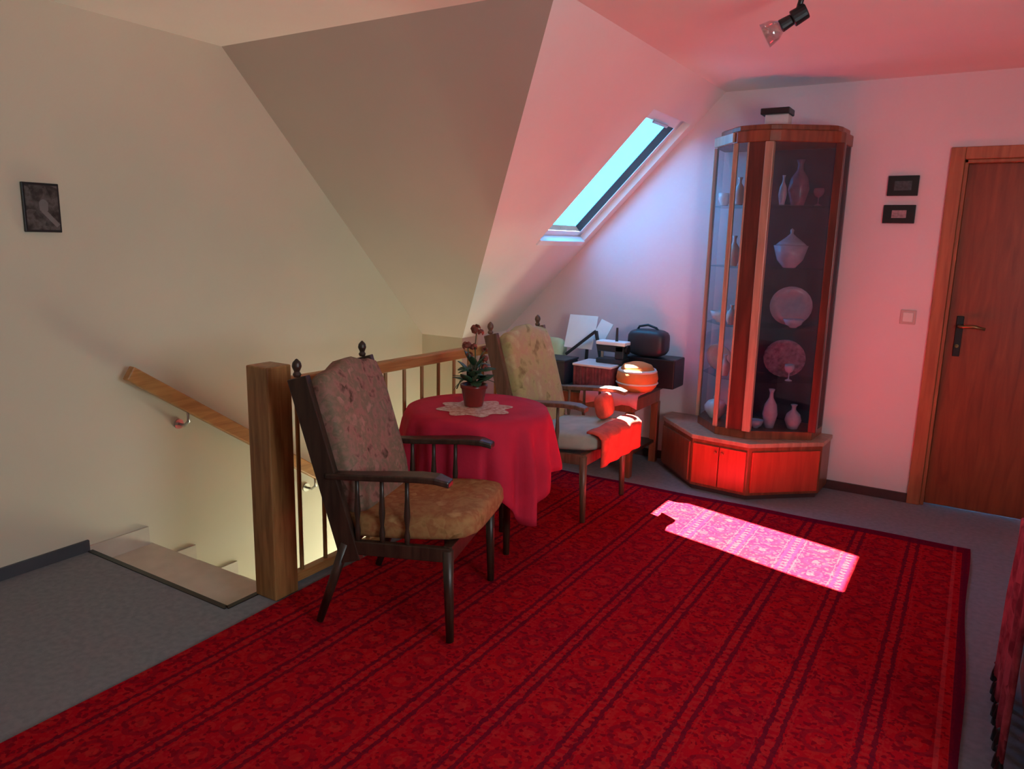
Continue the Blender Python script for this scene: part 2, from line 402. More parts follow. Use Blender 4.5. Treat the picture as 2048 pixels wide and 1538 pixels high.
# skirtings and stone stringer steps
struct(obj('baseboard_left', MB().bx(XL, XL + .014, YB, SY + .0, 0, .055), SKIRTM), 'dark grey skirting at the foot of the left wall')
m = MB().bx(XK, DX0 - .07, YG - .014, YG, 0, .055).bx(DX1 + .07, XR, YG - .014, YG, 0, .055)
struct(obj('baseboard_gable', m, DSKIRT), 'dark skirting at the foot of the gable wall')
struct(obj('baseboard_right', MB().bx(XR - .014, XR, YB, YG - .02, 0, .055), DSKIRT))
stair = struct(bpy.data.objects.new('trim_stairs', None), 'beige stone stairs going down between the left wall and the railing'); S.collection.objects.link(stair)
stair.location = (XL, SY, -.07)
G0, GO, RI = .30, .26, .19
y = 0; z = 0
for k in range(9):
    g = G0 if k == 0 else GO
    obj('tread', MB().bx(0, SX - XL, y, y + g + .02, z - .035, z), STONE, stair, bevel=.003)
    obj('riser', MB().bx(0, SX - XL, y + g - .012, y + g + .004, z - RI - .0, z - .035), STONE, stair)
    obj('stair_skirting', MB().bx(.0, .013, y, y + g, z, z + .094), STONE, stair)
    y += g; z -= RI
struct(obj('trim_landing_edge', MB().bx(XL, SX, SY - .012, SY + .012, -.05, .004).bx(SX - .012, SX + .012, SY, 2.0, -.05, .004), BLACK), 'dark edge strip where the floor meets the stairs')
struct(obj('trim_stairwell_edge', MB().bx(SX - .012, SX + .0, 2.0, YK, -.25, 0), PINE), 'wooden edge board of the stairwell')

# door
dr = struct(bpy.data.objects.new('door_1', None), 'red-brown veneered door at the right end of the gable wall'); S.collection.objects.link(dr); dr.location = ((DX0 + DX1) / 2, YG, 0)
w = (DX1 - DX0) / 2
m = MB().bx(-w - .07, -w + .0, -.022, .01, 0, DZ + .065).bx(w, w + .07, -.022, .01, 0, DZ + .065).bx(-w, w, -.022, .01, DZ, DZ + .065)
m.bx(-w - .0, -w + .02, -.008, .16, 0, DZ).bx(w - .02, w, -.008, .16, 0, DZ).bx(-w, w, -.008, .16, DZ - .02, DZ)
obj('door_frame', m, FRAMEW, dr, bevel=.004)
obj('door_leaf', MB().bx(-w + .02, w - .02, .035, .075, .006, DZ - .02), DOORW, dr, bevel=.003)
pl_ = obj('handle_plate', MB().bx(-w + .062, -w + .098, .027, .035, .90, 1.13), BLACK, dr, bevel=.003)
h = MB().tube([(-w + .08, .03, 1.075), (-w + .08, -.025, 1.075), (-w + .10, -.038, 1.076), (-w + .15, -.038, 1.08), (-w + .205, -.036, 1.07)], [.010, .009, .010, .010, .008])
obj('door_handle', h, BRASS, dr, smooth=True)
obj('keyhole', MB().cyl((-w + .08, .028, .96), (-w + .08, .022, .96), .010).cyl((-w + .08, .022, .96), (-w + .08, -.01, .96), .004), BRASS, dr)

# ------------------------------------------------------------ red carpet
bm = MB(); NX, NY = 60, 90
x0, x1, y0, y1 = -2.30, .125, -.6, 4.22
for lev in (0, 1): pass
g = {}
for i in range(NX + 1):
    for j in range(NY + 1):
        fx = i / NX; fy = j / NY
        X_ = x0 + (x1 - x0) * fx; Y_ = y0 + (y1 - y0) * fy
        X_ += (1 - fx) * (-.09 * fy + .05) + .006 * math.sin(Y_ * 5) * (fx > .99 or fx < .01)
        Y_ += .05 * fx * fy
        g[i, j] = bm.b.verts.new((X_, Y_, .010 + .0015 * math.sin(X_ * 9 + 1) * math.sin(Y_ * 7)))
for i in range(NX):
    for j in range(NY): bm.b.faces.new((g[i, j], g[i + 1, j], g[i + 1, j + 1], g[i, j + 1]))
rim = [g[i, 0] for i in range(NX + 1)] + [g[NX, j] for j in range(1, NY + 1)] + [g[i, NY] for i in range(NX - 1, -1, -1)] + [g[0, j] for j in range(NY - 1, 0, -1)]
lo = [bm.b.verts.new((v.co.x, v.co.y, .001)) for v in rim]
for k in range(len(rim)): bm.b.faces.new((rim[k], lo[k], lo[(k + 1) % len(rim)], rim[(k + 1) % len(rim)]))
tag(obj('carpet', bm, CARPET), 'large red patterned carpet with dark double stripes and a dark border', 'carpet')

# ------------------------------------------------------------ stair railing
rl = thing('stair_railing', 'wooden railing with a thick square post and thin balusters along the stairwell', 'railing', (-2.38, 2.0, 0))
RX = 0
obj('newel_post', MB().bx(-.062, .062, -.062, .062, 0, .985), PINE, rl, bevel=.006)
obj('handrail', MB().bar((0, .05, .893), (0, 2.02, .868), .05, .055), PINEH, rl, bevel=.008)
obj('bottom_rail', MB().bx(-.02, .02, .06, 2.02, .015, .055), PINEH, rl, bevel=.003)
bal = None
for k in range(14):
    yy = .14 + .14 * k
    if bal is None:
        bal = obj('baluster', MB().cyl((0, 0, .05), (0, 0, .872), .0095, seg=10), PINE, rl, smooth=False); bal.location = (0, yy, 0)
    else:
        c_ = bal.copy(); S.collection.objects.link(c_); c_.location = (0, yy, 0)
obj('end_post', MB().bx(-.03, .03, 2.0, 2.06, 0, .90), PINE, rl, bevel=.005)

# wall handrail of the stairs
hr = thing('wall_handrail', 'honey-coloured wooden handrail sloping down the left wall above the stairs', 'handrail', (XL, 2.0, .84))
sl = -.685
def hp(y): return Vector((.085, y, sl * y))
obj('rail', MB().bar(hp(0), hp(2.2), .042, .072), PINEH, hr, bevel=.006)
for yy in (.30, 1.15, 1.95):
    q = hp(yy)
    br = obj('bracket', MB().tube([(q.x, q.y, q.z - .035), (q.x, q.y, q.z - .09), (q.x - .03, q.y, q.z - .115), (.004, q.y, q.z - .115)], .008), CHROME, hr, smooth=True)
    obj('rosette', MB().cyl((0, q.y, q.z - .115), (.008, q.y, q.z - .115), .026, seg=16), CHROME, br)

# ------------------------------------------------------------ cabinet (base + glazed top)
CX, CY = -1.18, YG
cb = thing('display_cabinet', 'tall angular cherry display cabinet with glass front on a wide low base', 'cabinet', (CX, CY, 0))
base = [(-1.70, 4.895), (-1.70, 4.72), (-1.38, 4.37), (-1.025, 4.345), (-.665, 4.66), (-.655, 4.895)]
L_ = [(x - CX, y - CY) for x, y in base]
def inset(poly, k): 
    cx = sum(p[0] for p in poly) / len(poly); return [((x - cx) * k + cx, y * k) for x, y in poly]
obj('plinth', MB().prism(inset(L_, .95), .0, .03), DSKIRT, cb)
obj('base_body', MB().prism(inset(L_, .985), .03, .325), CABW, cb, bevel=.003)
obj('base_top', MB().prism(L_, .325, .352), CABL, cb, bevel=.004)
def face_panel(p, q, z0, z1, s0, s1, name, mat, off=.0, th=.014, par=None, bev=.003):
    p = Vector((p[0], p[1], 0)); q = Vector((q[0], q[1], 0)); d_ = (q - p); n_ = Vector((d_.y, -d_.x, 0)).normalized()
    if n_.y > 0 and abs(n_.y) > .05: n_ = -n_
    a_ = p + d_ * s0 + n_ * off; b2 = p + d_ * s1 + n_ * off
    mb = MB(); v = [a_, b2, b2 + n_ * th, a_ + n_ * th]
    mb.prism([(t.x, t.y) for t in v], z0, z1)
    return obj(name, mb, mat, par or cb, bevel=bev)
I = inset(L_, .985)
doorA = face_panel(I[2], I[3], .05, .30, .03, .49, 'cabinet_door', CABF)
doorB = face_panel(I[2], I[3], .05, .30, .51, .97, 'cabinet_door', CABF)
for dd, s in ((doorA, .44), (doorB, .56)):
    pp = Vector(I[2]).lerp(Vector(I[3]), s)
    obj('knob', MB().cyl((pp[0], pp[1] - .014, .265), (pp[0], pp[1] - .03, .265), .008), BRASS, dd)
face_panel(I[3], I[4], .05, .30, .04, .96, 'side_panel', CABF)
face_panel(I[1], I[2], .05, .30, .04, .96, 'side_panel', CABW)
up = [(-1.46, 4.885), (-1.45, 4.68), (-1.27, 4.46), (-1.08, 4.45), (-.74, 4.66), (-.72, 4.885)]
U = [(x - CX, y - CY) for x, y in up]
Z0, Z1 = .352, 2.155
obj('upper_floor', MB().prism(U, Z0, Z0 + .05), CABW, cb, bevel=.003)
ch = []
def cut(poly, r):
    out = []
    n = len(poly)
    for k in range(n):
        p0, p1, p2 = Vector(poly[k - 1]), Vector(poly[k]), Vector(poly[(k + 1) % n])
        if k in (0, n - 1): out.append(tuple(p1)); continue
        for f in (0, .5, 1):
            a_ = p1 + (p0 - p1).normalized() * r; b2 = p1 + (p2 - p1).normalized() * r
            out.append(tuple(a_.lerp(p1, f).lerp(p1.lerp(b2, f), f)))
    return out
Uc = cut([(x * 1.015, y * 1.03) for x, y in U], .06)
obj('crown', MB().prism(Uc, Z1 - .085, Z1 - .02).prism(inset(Uc, .95), Z1 - .02, Z1 + .012), CABW, cb, bevel=.006)
face_panel(U[1], U[2], Z1 - .08, Z1 - .025, .0, .95, 'crown_edge', CABL, off=.004)
PW = .026
def post(pt, r, mat, name='post'):
    return obj(name, MB().bx(pt[0] - r, pt[0] + r, pt[1] - r, pt[1] + r, Z0 + .05, Z1 - .085), mat, cb, bevel=.005)
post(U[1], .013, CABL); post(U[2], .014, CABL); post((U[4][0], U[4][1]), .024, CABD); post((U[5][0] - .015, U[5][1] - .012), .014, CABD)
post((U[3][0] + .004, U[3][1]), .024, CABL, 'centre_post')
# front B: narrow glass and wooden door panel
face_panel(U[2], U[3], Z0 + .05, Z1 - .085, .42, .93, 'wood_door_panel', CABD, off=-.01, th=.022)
face_panel(U[2], U[3], Z0 + .05, Z1 - .085, .36, .42, 'door_stile', CABL, off=-.01, th=.024)
face_panel(U[2], U[3], Z0 + .05, Z1 - .085, .04, .36, 'glass_pane', GLASSC, th=.004, bev=0)
face_panel(U[1], U[2], Z0 + .05, Z1 - .085, .02, .98, 'glass_pane', GLASSC, th=.004, bev=0)
face_panel(U[0], U[1], Z0 + .05, Z1 - .085, .05, .95, 'glass_pane', GLASSC, th=.004, bev=0)
face_panel(U[3], U[4], Z0 + .05, Z1 - .085, .04, .96, 'glass_pane', GLASSD, th=.004, bev=0)
face_panel(U[4], U[5], Z0 + .05, Z1 - .085, .05, .95, 'glass_pane', GLASSD, th=.004, bev=0)
obj('back_panel', MB().bx(-1.20 - CX, -.74 - CX, -.022, -.008, Z0 + .05, Z1 - .085), BACKP, cb)
SH = [.70, 1.02, 1.37, 1.73]
for z in SH: obj('glass_shelf', MB().prism([(x * .96 + .003, y * .93 - .012) for x, y in U], z - .006, z), GLASSS, cb)
FZ = Z0 + .05

def dish(name, label, x, y, z, prof, mat, cat, group=None, tilt=None, seg=22, sx=1, sy=1):
    o = obj(name, MB().lathe(prof, seg=seg, sx=sx, sy=sy), mat, loc=(x, y, z + .0015), smooth=True)
    if tilt: o.rotation_euler = tilt
    return tag(o, label, cat, group)
plate = lambda r: [(0, .0), (r * .55, .0), (r * .62, .006), (r, .022), (r, .027), (r * .6, .012), (r * .1, .006), (0, .006)]
bowl = lambda r, h: [(r * .35, 0), (r * .4, .006), (r * .75, h * .35), (r, h), (r * .96, h), (r * .7, h * .4), (r * .3, .012), (0, .010)]
vase = lambda r, h: [(r * .6, 0), (r * .7, h * .1), (r, h * .35), (r * .8, h * .6), (r * .28, h * .78), (r * .25, h * .9), (r * .42, h), (r * .36, h), (r * .2, h * .88), (0, h * .7)]
cupp = lambda r, h: [(r * .55, 0), (r * .6, .004), (r * .95, h * .5), (r, h), (r * .93, h), (r * .85, h * .5), (r * .5, .01), (0, .008)]
gob = lambda r, h: [(r * .7, 0), (r * .68, .004), (r * .12, .012), (r * .1, h * .45), (r * .7, h * .58), (r, h * .8), (r * .9, h), (r * .84, h), (r * .9, h * .8), (r * .55, h * .6), (0, h * .52)]
A80 = -1.35
# right-hand side behind the smoked glass
dish('decanter', 'rose glass decanter on the top shelf of the cabinet', -.955, 4.70, SH[3], vase(.06, .26), ROSEG, 'decanter')
dish('vase', 'small pale vase left of the rose decanter on the top shelf', -1.03, 4.64, SH[3], vase(.024, .17), CRYST, 'vase')
dish('goblet', 'small glass goblet on the top shelf, right of the rose decanter', -.845, 4.72, SH[3], gob(.03, .10), ROSEG, 'goblet')
CB_ = dish('crystal_bowl', 'pointed cut-crystal bowl on the second shelf of the cabinet', -.965, 4.68, SH[2], bowl(.10, .13), CRYST, 'bowl', seg=10)
obj('lid', MB().lathe([(.09, .131), (.07, .15), (.03, .18), (.008, .2), (.012, .22), (0, .23)], seg=10), CRYST, CB_, smooth=True)
dish('standing_plate', 'large glass plate standing on the middle shelf, above the patterned platter', -.945, 4.74, SH[1] + .127, plate(.122), CRYST, 'plate', tilt=(A80 + PI, 0, .2))
dish('shallow_bowl', 'shallow glass bowl in front of the plate on the middle shelf', -.905, 4.655, SH[1], bowl(.06, .05), CRYST, 'bowl')
dish('standing_platter', 'mauve patterned platter standing on the lowest glass shelf', -.955, 4.74, SH[0] + .127, plate(.122), blotch('mauve_glass', [(.2, .12, .16), (.4, .24, .32), (.5, .36, .42)], 40), 'plate', tilt=(A80 + PI, 0, .2))
dish('glass_goblet', 'short goblet in front of the mauve platter on the lowest shelf', -.90, 4.64, SH[0], gob(.03, .10), CRYST, 'goblet')
dish('glass_vase', 'tall pale glass vase on the cabinet floor behind the right pane', -.985, 4.62, FZ, vase(.045, .24), CRYST, 'vase')
dish('glass_jar', 'squat glass jar on the cabinet floor at the right end', -.86, 4.68, FZ, vase(.05, .15), CRYST, 'jar')
dish('glass_dish', 'small pale dish on the cabinet floor near the centre post', -1.05, 4.56, FZ, bowl(.045, .05), CRYST, 'dish')
# left-hand side behind the clear glass
dish('china_cup', 'white china cup on the top shelf behind the left pane', -1.38, 4.68, SH[3], cupp(.038, .075), CHINA, 'cup')
dish('china_jug', 'slim white china jug on the top shelf beside the wooden stile', -1.27, 4.60, SH[3], vase(.036, .16), CHINA, 'jug')
dish('china_vase', 'white china vase on the second shelf behind the left pane', -1.27, 4.58, SH[2], vase(.038, .18), CHINA, 'vase')
dish('china_bowl', 'white china bowl on the middle shelf behind the left pane', -1.35, 4.66, SH[1], bowl(.06, .07), CHINA, 'bowl')
dish('sugar_bowl', 'small white sugar bowl on the middle shelf beside the stile', -1.25, 4.56, SH[1], vase(.036, .12), CHINA, 'bowl')
dish('china_plate', 'white china plate standing on the lowest glass shelf at the left', -1.34, 4.72, SH[0] + .096, plate(.09), CHINA, 'plate', tilt=(A80 + PI, 0, -.2))
dish('cream_jug', 'white cream jug on the lowest glass shelf beside the stile', -1.27, 4.57, SH[0], vase(.036, .13), CHINA, 'jug')
dish('soup_tureen', 'white soup tureen on the cabinet floor behind the left pane', -1.335, 4.675, FZ, [(.035, 0), (.04, .01), (.07, .05), (.072, .08), (.05, .11), (.015, .125), (.018, .14), (0, .15)], CHINA, 'tureen')
# dark box on top of the cabinet
bx = thing('shallow_box', 'shallow black box on a pale stand on top of the cabinet', 'box', (-1.10, 4.64, Z1 + .013))
obj('stand', MB().bx(-.055, .075, -.05, .05, 0, .068), PALEW, bx, bevel=.004)
obj('box_body', MB().bx(-.078, .082, -.07, .07, .068, .102), BLACK, bx, bevel=.004)

# ------------------------------------------------------------ armchairs
def armchair(label, loc, rz, seat_m, back_m, dark=DARKW, Wc=.54, backrest_top=.98):
    """local x forward (0 at the front feet), y across, centred"""
    t = thing('armchair', label, 'chair', loc, rz)
    hw = Wc / 2
    for sgn in (-1, 1):
        y = sgn * hw
        obj('leg', MB().cyl((.0, y, .0), (-.01, y, .36), .015, .022, 10), dark, t, smooth=True)
        obj('leg', MB().cyl((-.54, y, .0), (-.42, y, .34), .015, .022, 10), dark, t, smooth=True)
        mb = MB(); mb.bar((-.395, y, .27), (-.60, y, .965), .032, .082, up=(1, 0, .3))
        mb.lathe([(.012, 0), (.017, .012), (.010, .02), (.019, .04), (.016, .055), (.004, .068), (0, .07)], c=(-.605, y, .965), seg=10)
        obj('back_stile', mb, dark, t, bevel=.006)
        obj('side_rail', MB().bar((-.45, y, .325), (.0, y, .345), .028, .055), dark, t, bevel=.004)
        ar = MB(); prev = None
        for xa, za, wa in [(-.49, .60, .024), (-.36, .609, .030), (-.24, .620, .037), (-.12, .630, .040), (-.05, .630, .038), (.0, .617, .026)]:
            ring = [ar.b.verts.new((xa, y + i * wa, za + j * .012)) for i, j in ((-1, -1), (1, -1), (1, 1), (-1, 1))]
            if prev:
                for k in range(4): ar.b.faces.new((prev[k], prev[(k + 1) % 4], ring[(k + 1) % 4], ring[k]))
            else: ar.b.faces.new(ring[::-1])
            prev = ring
        ar.b.faces.new(prev)
        obj('armrest', ar, dark, t, bevel=.006)
        for xs in (-.37, -.27, -.17):
            s_ = MB().lathe([(.008, 0), (.012, .05), (.007, .08), (.013, .13), (.009, .19), (.008, .275)], c=(xs, y, .345), seg=8)
            obj('spindle', s_, dark, t, smooth=True)
    obj('front_rail', MB().bx(-.03, .005, -hw, hw, .31, .375), dark, t, bevel=.004)
    obj('rear_rail', MB().bx(-.46, -.43, -hw, hw, .29, .345), dark, t, bevel=.004)
    obj('top_rail', MB().bar((-.585, -hw, .90), (-.585, hw, .90), .05, .022, up=(1, 0, .3)), dark, t, bevel=.004)
    c_ = cushion((0, 0, 0), (.56, Wc - .02, .11), .25); 
    Ms = Matrix.Translation((-.20, 0, .415)) @ Matrix.Rotation(-math.radians(5), 4, 'Y')
    bmesh.ops.transform(c_.b, matrix=Ms, verts=c_.b.verts)
    obj('seat_cushion', c_, seat_m, t, smooth=True)
    c_ = cushion((0, 0, 0), (.11, Wc - .045, .60), .1)
    for v in c_.b.verts:                        # slight waist and a scalloped top edge
        u_ = v.co.z / .30
        if u_ > .8: v.co.z += .014 * math.cos(v.co.y / hw * PI * 2)
    Ms = Matrix.Translation((-.475, 0, .70)) @ Matrix.Rotation(-math.radians(16.5), 4, 'Y')
    bmesh.ops.transform(c_.b, matrix=Ms, verts=c_.b.verts)
    obj('back_cushion', c_, back_m, t, smooth=True)
    return t
a1 = math.radians(17); w_ = Vector((-math.sin(a1), math.cos(a1)))
p1 = Vector((-1.52, 2.07)) + w_ * .27
ch1 = armchair('dark wooden armchair with rose floral back and gold-brown seat, nearest, beside the post', (p1.x, p1.y, .0165), a1, SEATC, BACKC)
a2 = math.radians(1)
LITW = wood('lit_dark_oak', (.10, .05, .03), (.20, .11, .07), .38)  # lighter copy of the dark oak, sun and bounce light put into its colour
ch2 = armchair('wooden armchair with yellow-green floral back cushion behind the round table', (-1.66, 3.445 + .27, .0165), a2, PALEG, BACKY, dark=LITW)

# blanket over the second armchair's seat front and far arm
bl = MB(); n1, n2 = 18, 16; gg = {}
for i in range(n1 + 1):
    for j in range(n2 + 1):
        u = i / n1; v = j / n2                       # u across (y), v: seat -> over the front -> down
        yy = 3.452 + .525 * u
        s = v * .20 
        top = .06
        if s < top: xx = -1.655 + s * 1.35; zz = .505 + .003 * math.sin(u * 17) - .35 * max(0, s - .03)
        else: xx = -1.568; zz = .482 - (s - top) * 1.05
        if s >= top: xx += .006 * math.sin(u * 22)
        gg[i, j] = bl.b.verts.new((xx, yy, zz))
for i in range(n1):
    for j in range(n2): bl.b.faces.new((gg[i, j], gg[i + 1, j], gg[i + 1, j + 1], gg[i, j + 1]))
o = obj('blanket', bl, REDB, smooth=True); mm = o.modifiers.new('thick', 'SOLIDIFY'); mm.thickness = .010; mm.offset = 1
tag(o, 'orange-red blanket hanging over the seat front of the far armchair', 'blanket')
o = obj('red_cushion', cushion((0, 0, 0), (.06, .20, .14), .5), REDB, smooth=True, loc=(-1.745, 3.86, .572)); o.rotation_euler = (0, -.25, .1)
tag(o, 'small orange-red cushion standing on the seat of the far armchair', 'cushion')

# ------------------------------------------------------------ round table, cloth, doily, plant
TX, TY, TZ, TR = -1.974, 2.898, .70, .335
tb = thing('round_table', 'round dark wooden table under the red tablecloth', 'table', (TX, TY, .012))
obj('tabletop', MB().cyl((0, 0, TZ - .04), (0, 0, TZ - .016), TR - .014, seg=40), DARKW, tb)
obj('apron', MB().cyl((0, 0, TZ - .10), (0, 0, TZ - .04), TR - .09, seg=32), DARKW, tb)
for k in range(4):
    an = math.radians(-8 + 90 * k)
    obj('leg', MB().cyl((.20 * math.cos(an), .20 * math.sin(an), 0), (.19 * math.cos(an), .19 * math.sin(an), TZ - .06), .015, .024, 10), DARKW, tb, smooth=True)
cl = MB(); NS = 144; rows = []
HS = .625; rot = math.radians(28)
for k in range(NS):
    pass
def hem(th):
    a_ = (th - rot) % (PI / 2); a_ = min(a_, PI / 2 - a_); return min(HS / math.cos(a_), HS * 1.30)
for ri in range(6):
    rr = TR * ri / 5
    rows.append([cl.b.verts.new((TX + rr * math.cos(2 * PI * k / NS), TY + rr * math.sin(2 * PI * k / NS), TZ)) if ri else None for k in range(NS)])
cen = cl.b.verts.new((TX, TY, TZ)); 
ND = 12
for q in range(1, ND + 1):
    r_ = []
    for k in range(NS):
        th = 2 * PI * k / NS; dp = (hem(th) - TR) * q / ND
        amp = .085 * min(1, dp / .26) 
        wv = math.sin(th * 15 + 1.2 * math.sin(2 * th)) * .6 + math.sin(th * 25 + 2) * .28
        rr = TR + .012 * min(1, q / 1.5) + .02 * dp + amp * (.35 + .65 * wv) * .8
        px, py, pz = TX + rr * math.cos(th), TY + rr * math.sin(th), TZ - dp * .985 - .002
        sd = (px - p1.x) * w_.x + (py - p1.y) * w_.y            # the cloth is pressed flat where it meets the armchair
        lim = .326
        if sd < lim: px += w_.x * (lim - sd); py += w_.y * (lim - sd)
        r_.append(cl.b.verts.new((px, py, pz)))
    rows.append(r_)
for k in range(NS): cl.b.faces.new((cen, rows[1][k], rows[1][(k + 1) % NS]))
for a_, b2 in zip(rows[1:], rows[2:]):
    for k in range(NS): cl.b.faces.new((a_[k], b2[k], b2[(k + 1) % NS], a_[(k + 1) % NS]))
o = obj('tablecloth', cl, REDCL, smooth=True); mm = o.modifiers.new('thick', 'SOLIDIFY'); mm.thickness = .003; mm.offset = 1
tag(o, 'crimson tablecloth falling in folds over the round table', 'tablecloth')
dz = TZ + .004
dm = MB(); nn = 96
ri = []; 
DXc, DYc = -1.99, 2.885
for (kf, zf) in ((0.0, .003), (.45, .003), (.8, .003), (1, .002)):
    ring = []
    for k in range(nn):
        th = 2 * PI * k / nn; R_ = .165 * (1 + .13 * math.cos(8 * th))
        ring.append(dm.b.verts.new((R_ * kf * math.cos(th), R_ * kf * math.sin(th), zf)) if kf else None)
    ri.append(ring)
c0 = dm.b.verts.new((0, 0, .003))
for k in range(nn): dm.b.faces.new((c0, ri[1][k], ri[1][(k + 1) % nn]))
for a_, b2 in zip(ri[1:], ri[2:]):
    for k in range(nn): dm.b.faces.new((a_[k], b2[k], b2[(k + 1) % nn], a_[(k + 1) % nn]))
o = obj('lace_doily', dm, LACE, loc=(DXc + .02, DYc - .015, dz - .001)); mm = o.modifiers.new('thick', 'SOLIDIFY'); mm.thickness = .002; mm.offset = 1
tag(o, 'scalloped cream lace doily under the flower pot on the round table', 'doily')
PX, PY = -1.995, 2.895
pt = thing('potted_plant', 'tall flowering plant with drooping red blooms in a dark red pot', 'plant', (PX, PY, dz + .006))
obj('pot', MB().lathe([(.042, 0), (.045, .004), (.060, .085), (.066, .088), (.066, .106), (.058, .106), (.055, .092), (0, .090)], seg=24), POTM, pt, smooth=True)
obj('soil', MB().cyl((0, 0, .088), (0, 0, .094), .046, seg=20), DARKW, pt)
# leaf mesh shared
lm = MB(); prof = [(0, .0), (.02, .018), (.05, .034), (.08, .030), (.105, .012), (.118, 0)]
L1 = []; 
for (x, wd) in prof: L1.append((lm.b.verts.new((x, wd, .010 * math.sin(x * 20))), lm.b.verts.new((x, 0, -.004 + .012 * math.sin(x * 20))), lm.b.verts.new((x, -wd, .010 * math.sin(x * 20)))))
for p_, q_ in zip(L1, L1[1:]):
    lm.b.faces.new((p_[0], p_[1], q_[1], q_[0])); lm.b.faces.new((p_[1], p_[2], q_[2], q_[1]))
bmesh.ops.remove_doubles(lm.b, verts=lm.b.verts[:], dist=.0005)
lf = obj('leaf', lm, LEAFM, pt, smooth=True); mm = lf.modifiers.new('thick', 'SOLIDIFY'); mm.thickness = .002
rnd = random.Random(3)
for k in range(26):
    l_ = lf if k == 0 else lf.copy()
    if k: S.collection.objects.link(l_)
    an = k * 2.4 + rnd.uniform(-.3, .3)
    zz = .10 + .11 * (k / 26)
    l_.location = (.012 * math.cos(an), .012 * math.sin(an), zz); l_.scale = (.62,) * 3 if k > 16 else (.8,) * 3
    l_.rotation_euler = (rnd.uniform(-.3, .3), rnd.uniform(-.9, .35), an)
def bloom(par, c, r, seed, mat=BLOOM):
    b = MB(); rn = random.Random(seed)
    for k in range(9):
        an = rn.uniform(0, 6.28); el = rn.uniform(-.6, .9)
        dv = Vector((math.cos(an) * math.cos(el), math.sin(an) * math.cos(el), math.sin(el)))
        cc = Vector(c) + dv * r * .55
        M_ = Matrix.Translation(cc) @ dv.to_track_quat('Z', 'Y').to_matrix().to_4x4() @ Matrix.Diagonal((r * .5, r * .42, r * .16, 1))
        bmesh.ops.create_icosphere(b.b, subdivisions=1, radius=1, matrix=M_)
    return obj('bloom', b, mat, par, smooth=True)
lat = Vector((.85, .53, 0))
def lp(s, z): v = lat * s; return (v.x, v.y, z)
stems = [([lp(0, .09), lp(.006, .20), lp(.004, .29), lp(.012, .375)], [(lp(.006, .37), .034, 1), (lp(.03, .355), .022, 2)]),
         ([lp(0, .09), lp(-.01, .18), lp(-.026, .245), lp(-.034, .30)], [(lp(-.036, .29), .032, 3), (lp(-.004, .285), .026, 4), (lp(-.022, .245), .024, 8)]),
         ([lp(0, .09), lp(.02, .17), lp(.045, .235), lp(.06, .21)], [(lp(.048, .232), .026, 5), (lp(.05, .19), .022, 6)]),
         ([lp(0, .09), lp(.015, .19), lp(.035, .25), lp(.052, .27)], [(lp(.05, .275), .02, 7)]),
         ([lp(0, .10), lp(-.035, .13), lp(-.065, .12), lp(-.082, .08)], [])]
for pts, bl_ in stems:
    st = obj('stem', MB().tube(pts, .0035, 6), STEMM, pt, smooth=True)
    for c_, r_, sd in bl_: bloom(st, c_, r_, sd)
l_ = lf.copy(); S.collection.objects.link(l_); l_.location = lp(-.05, .125); l_.rotation_euler = (0, .9, PI + .55); l_.scale = (.6,) * 3

# ------------------------------------------------------------ low desk by the gable wall and what stands on it
DKZ = .55
dk = thing('low_desk', 'dark low side table against the gable wall left of the cabinet', 'table', (-2.2, 4.58, 0))
obj('desk_top', MB().bx(-.56, .455, -.26, .28, DKZ - .03, DKZ), DARKW, dk, bevel=.004)
obj('desk_apron', MB().bx(-.52, .43, -.23, .25, DKZ - .12, DKZ - .03), CABW, dk, bevel=.003)
for sx in (-.50, .41):
    for sy in (-.22, .23): obj('leg', MB().bx(sx - .025, sx + .025, sy - .025, sy + .025, 0, DKZ - .12), CABW, dk, bevel=.004)
obj('shelf', MB().bx(-.50, .42, -.21, .23, .14, .16), DARKW, dk, bevel=.003)
rn_ = MB(); pr_ = [(-.03, .003), (.10, .003), (.20, .003), (.24, .0), (.255, -.03), (.258, -.07)]
pa = []; 
for i in range(9):
    xx = -.20 + .40 * i / 8
    pa.append([rn_.b.verts.new((xx, -q[0] - .03, q[1] + (-.012 * math.sin(i * 1.7) if q[1] < -.05 else 0))) for q in pr_])
for a_, b2 in zip(pa, pa[1:]):
    for k in range(len(pr_) - 1): rn_.b.faces.new((a_[k], a_[k + 1], b2[k + 1], b2[k]))
o = obj('table_runner', rn_, PINKC, loc=(-1.92, 4.58, DKZ + .001), smooth=True); mm = o.modifiers.new('thick', 'SOLIDIFY'); mm.thickness = .004; mm.offset = 1
tag(o, 'rose-pink cloth hanging over the front edge of the low side table', 'cloth')
# orange bag
ob = thing('orange_basket', 'round orange fabric basket with a pale rim on the rose-pink cloth', 'basket', (-1.80, 4.47, DKZ + .011))
obj('basket_body', MB().lathe([(.10, 0), (.125, .03), (.135, .08), (.128, .12), (.115, .13), (.10, .125), (0, .12)], seg=28), ORANGE, ob, smooth=True)
obj('rim', MB().lathe([(.118, .118), (.128, .124), (.118, .14), (.104, .134)], seg=28), PALEW, ob, smooth=True)
obj('basket_lid', MB().lathe([(.11, .135), (.09, .165), (.04, .182), (0, .185)], seg=28), ORANGE, ob, smooth=True)
obj('seam', MB().lathe([(.132, .045), (.137, .05), (.134, .056)], seg=28), PALEW, ob, smooth=True)
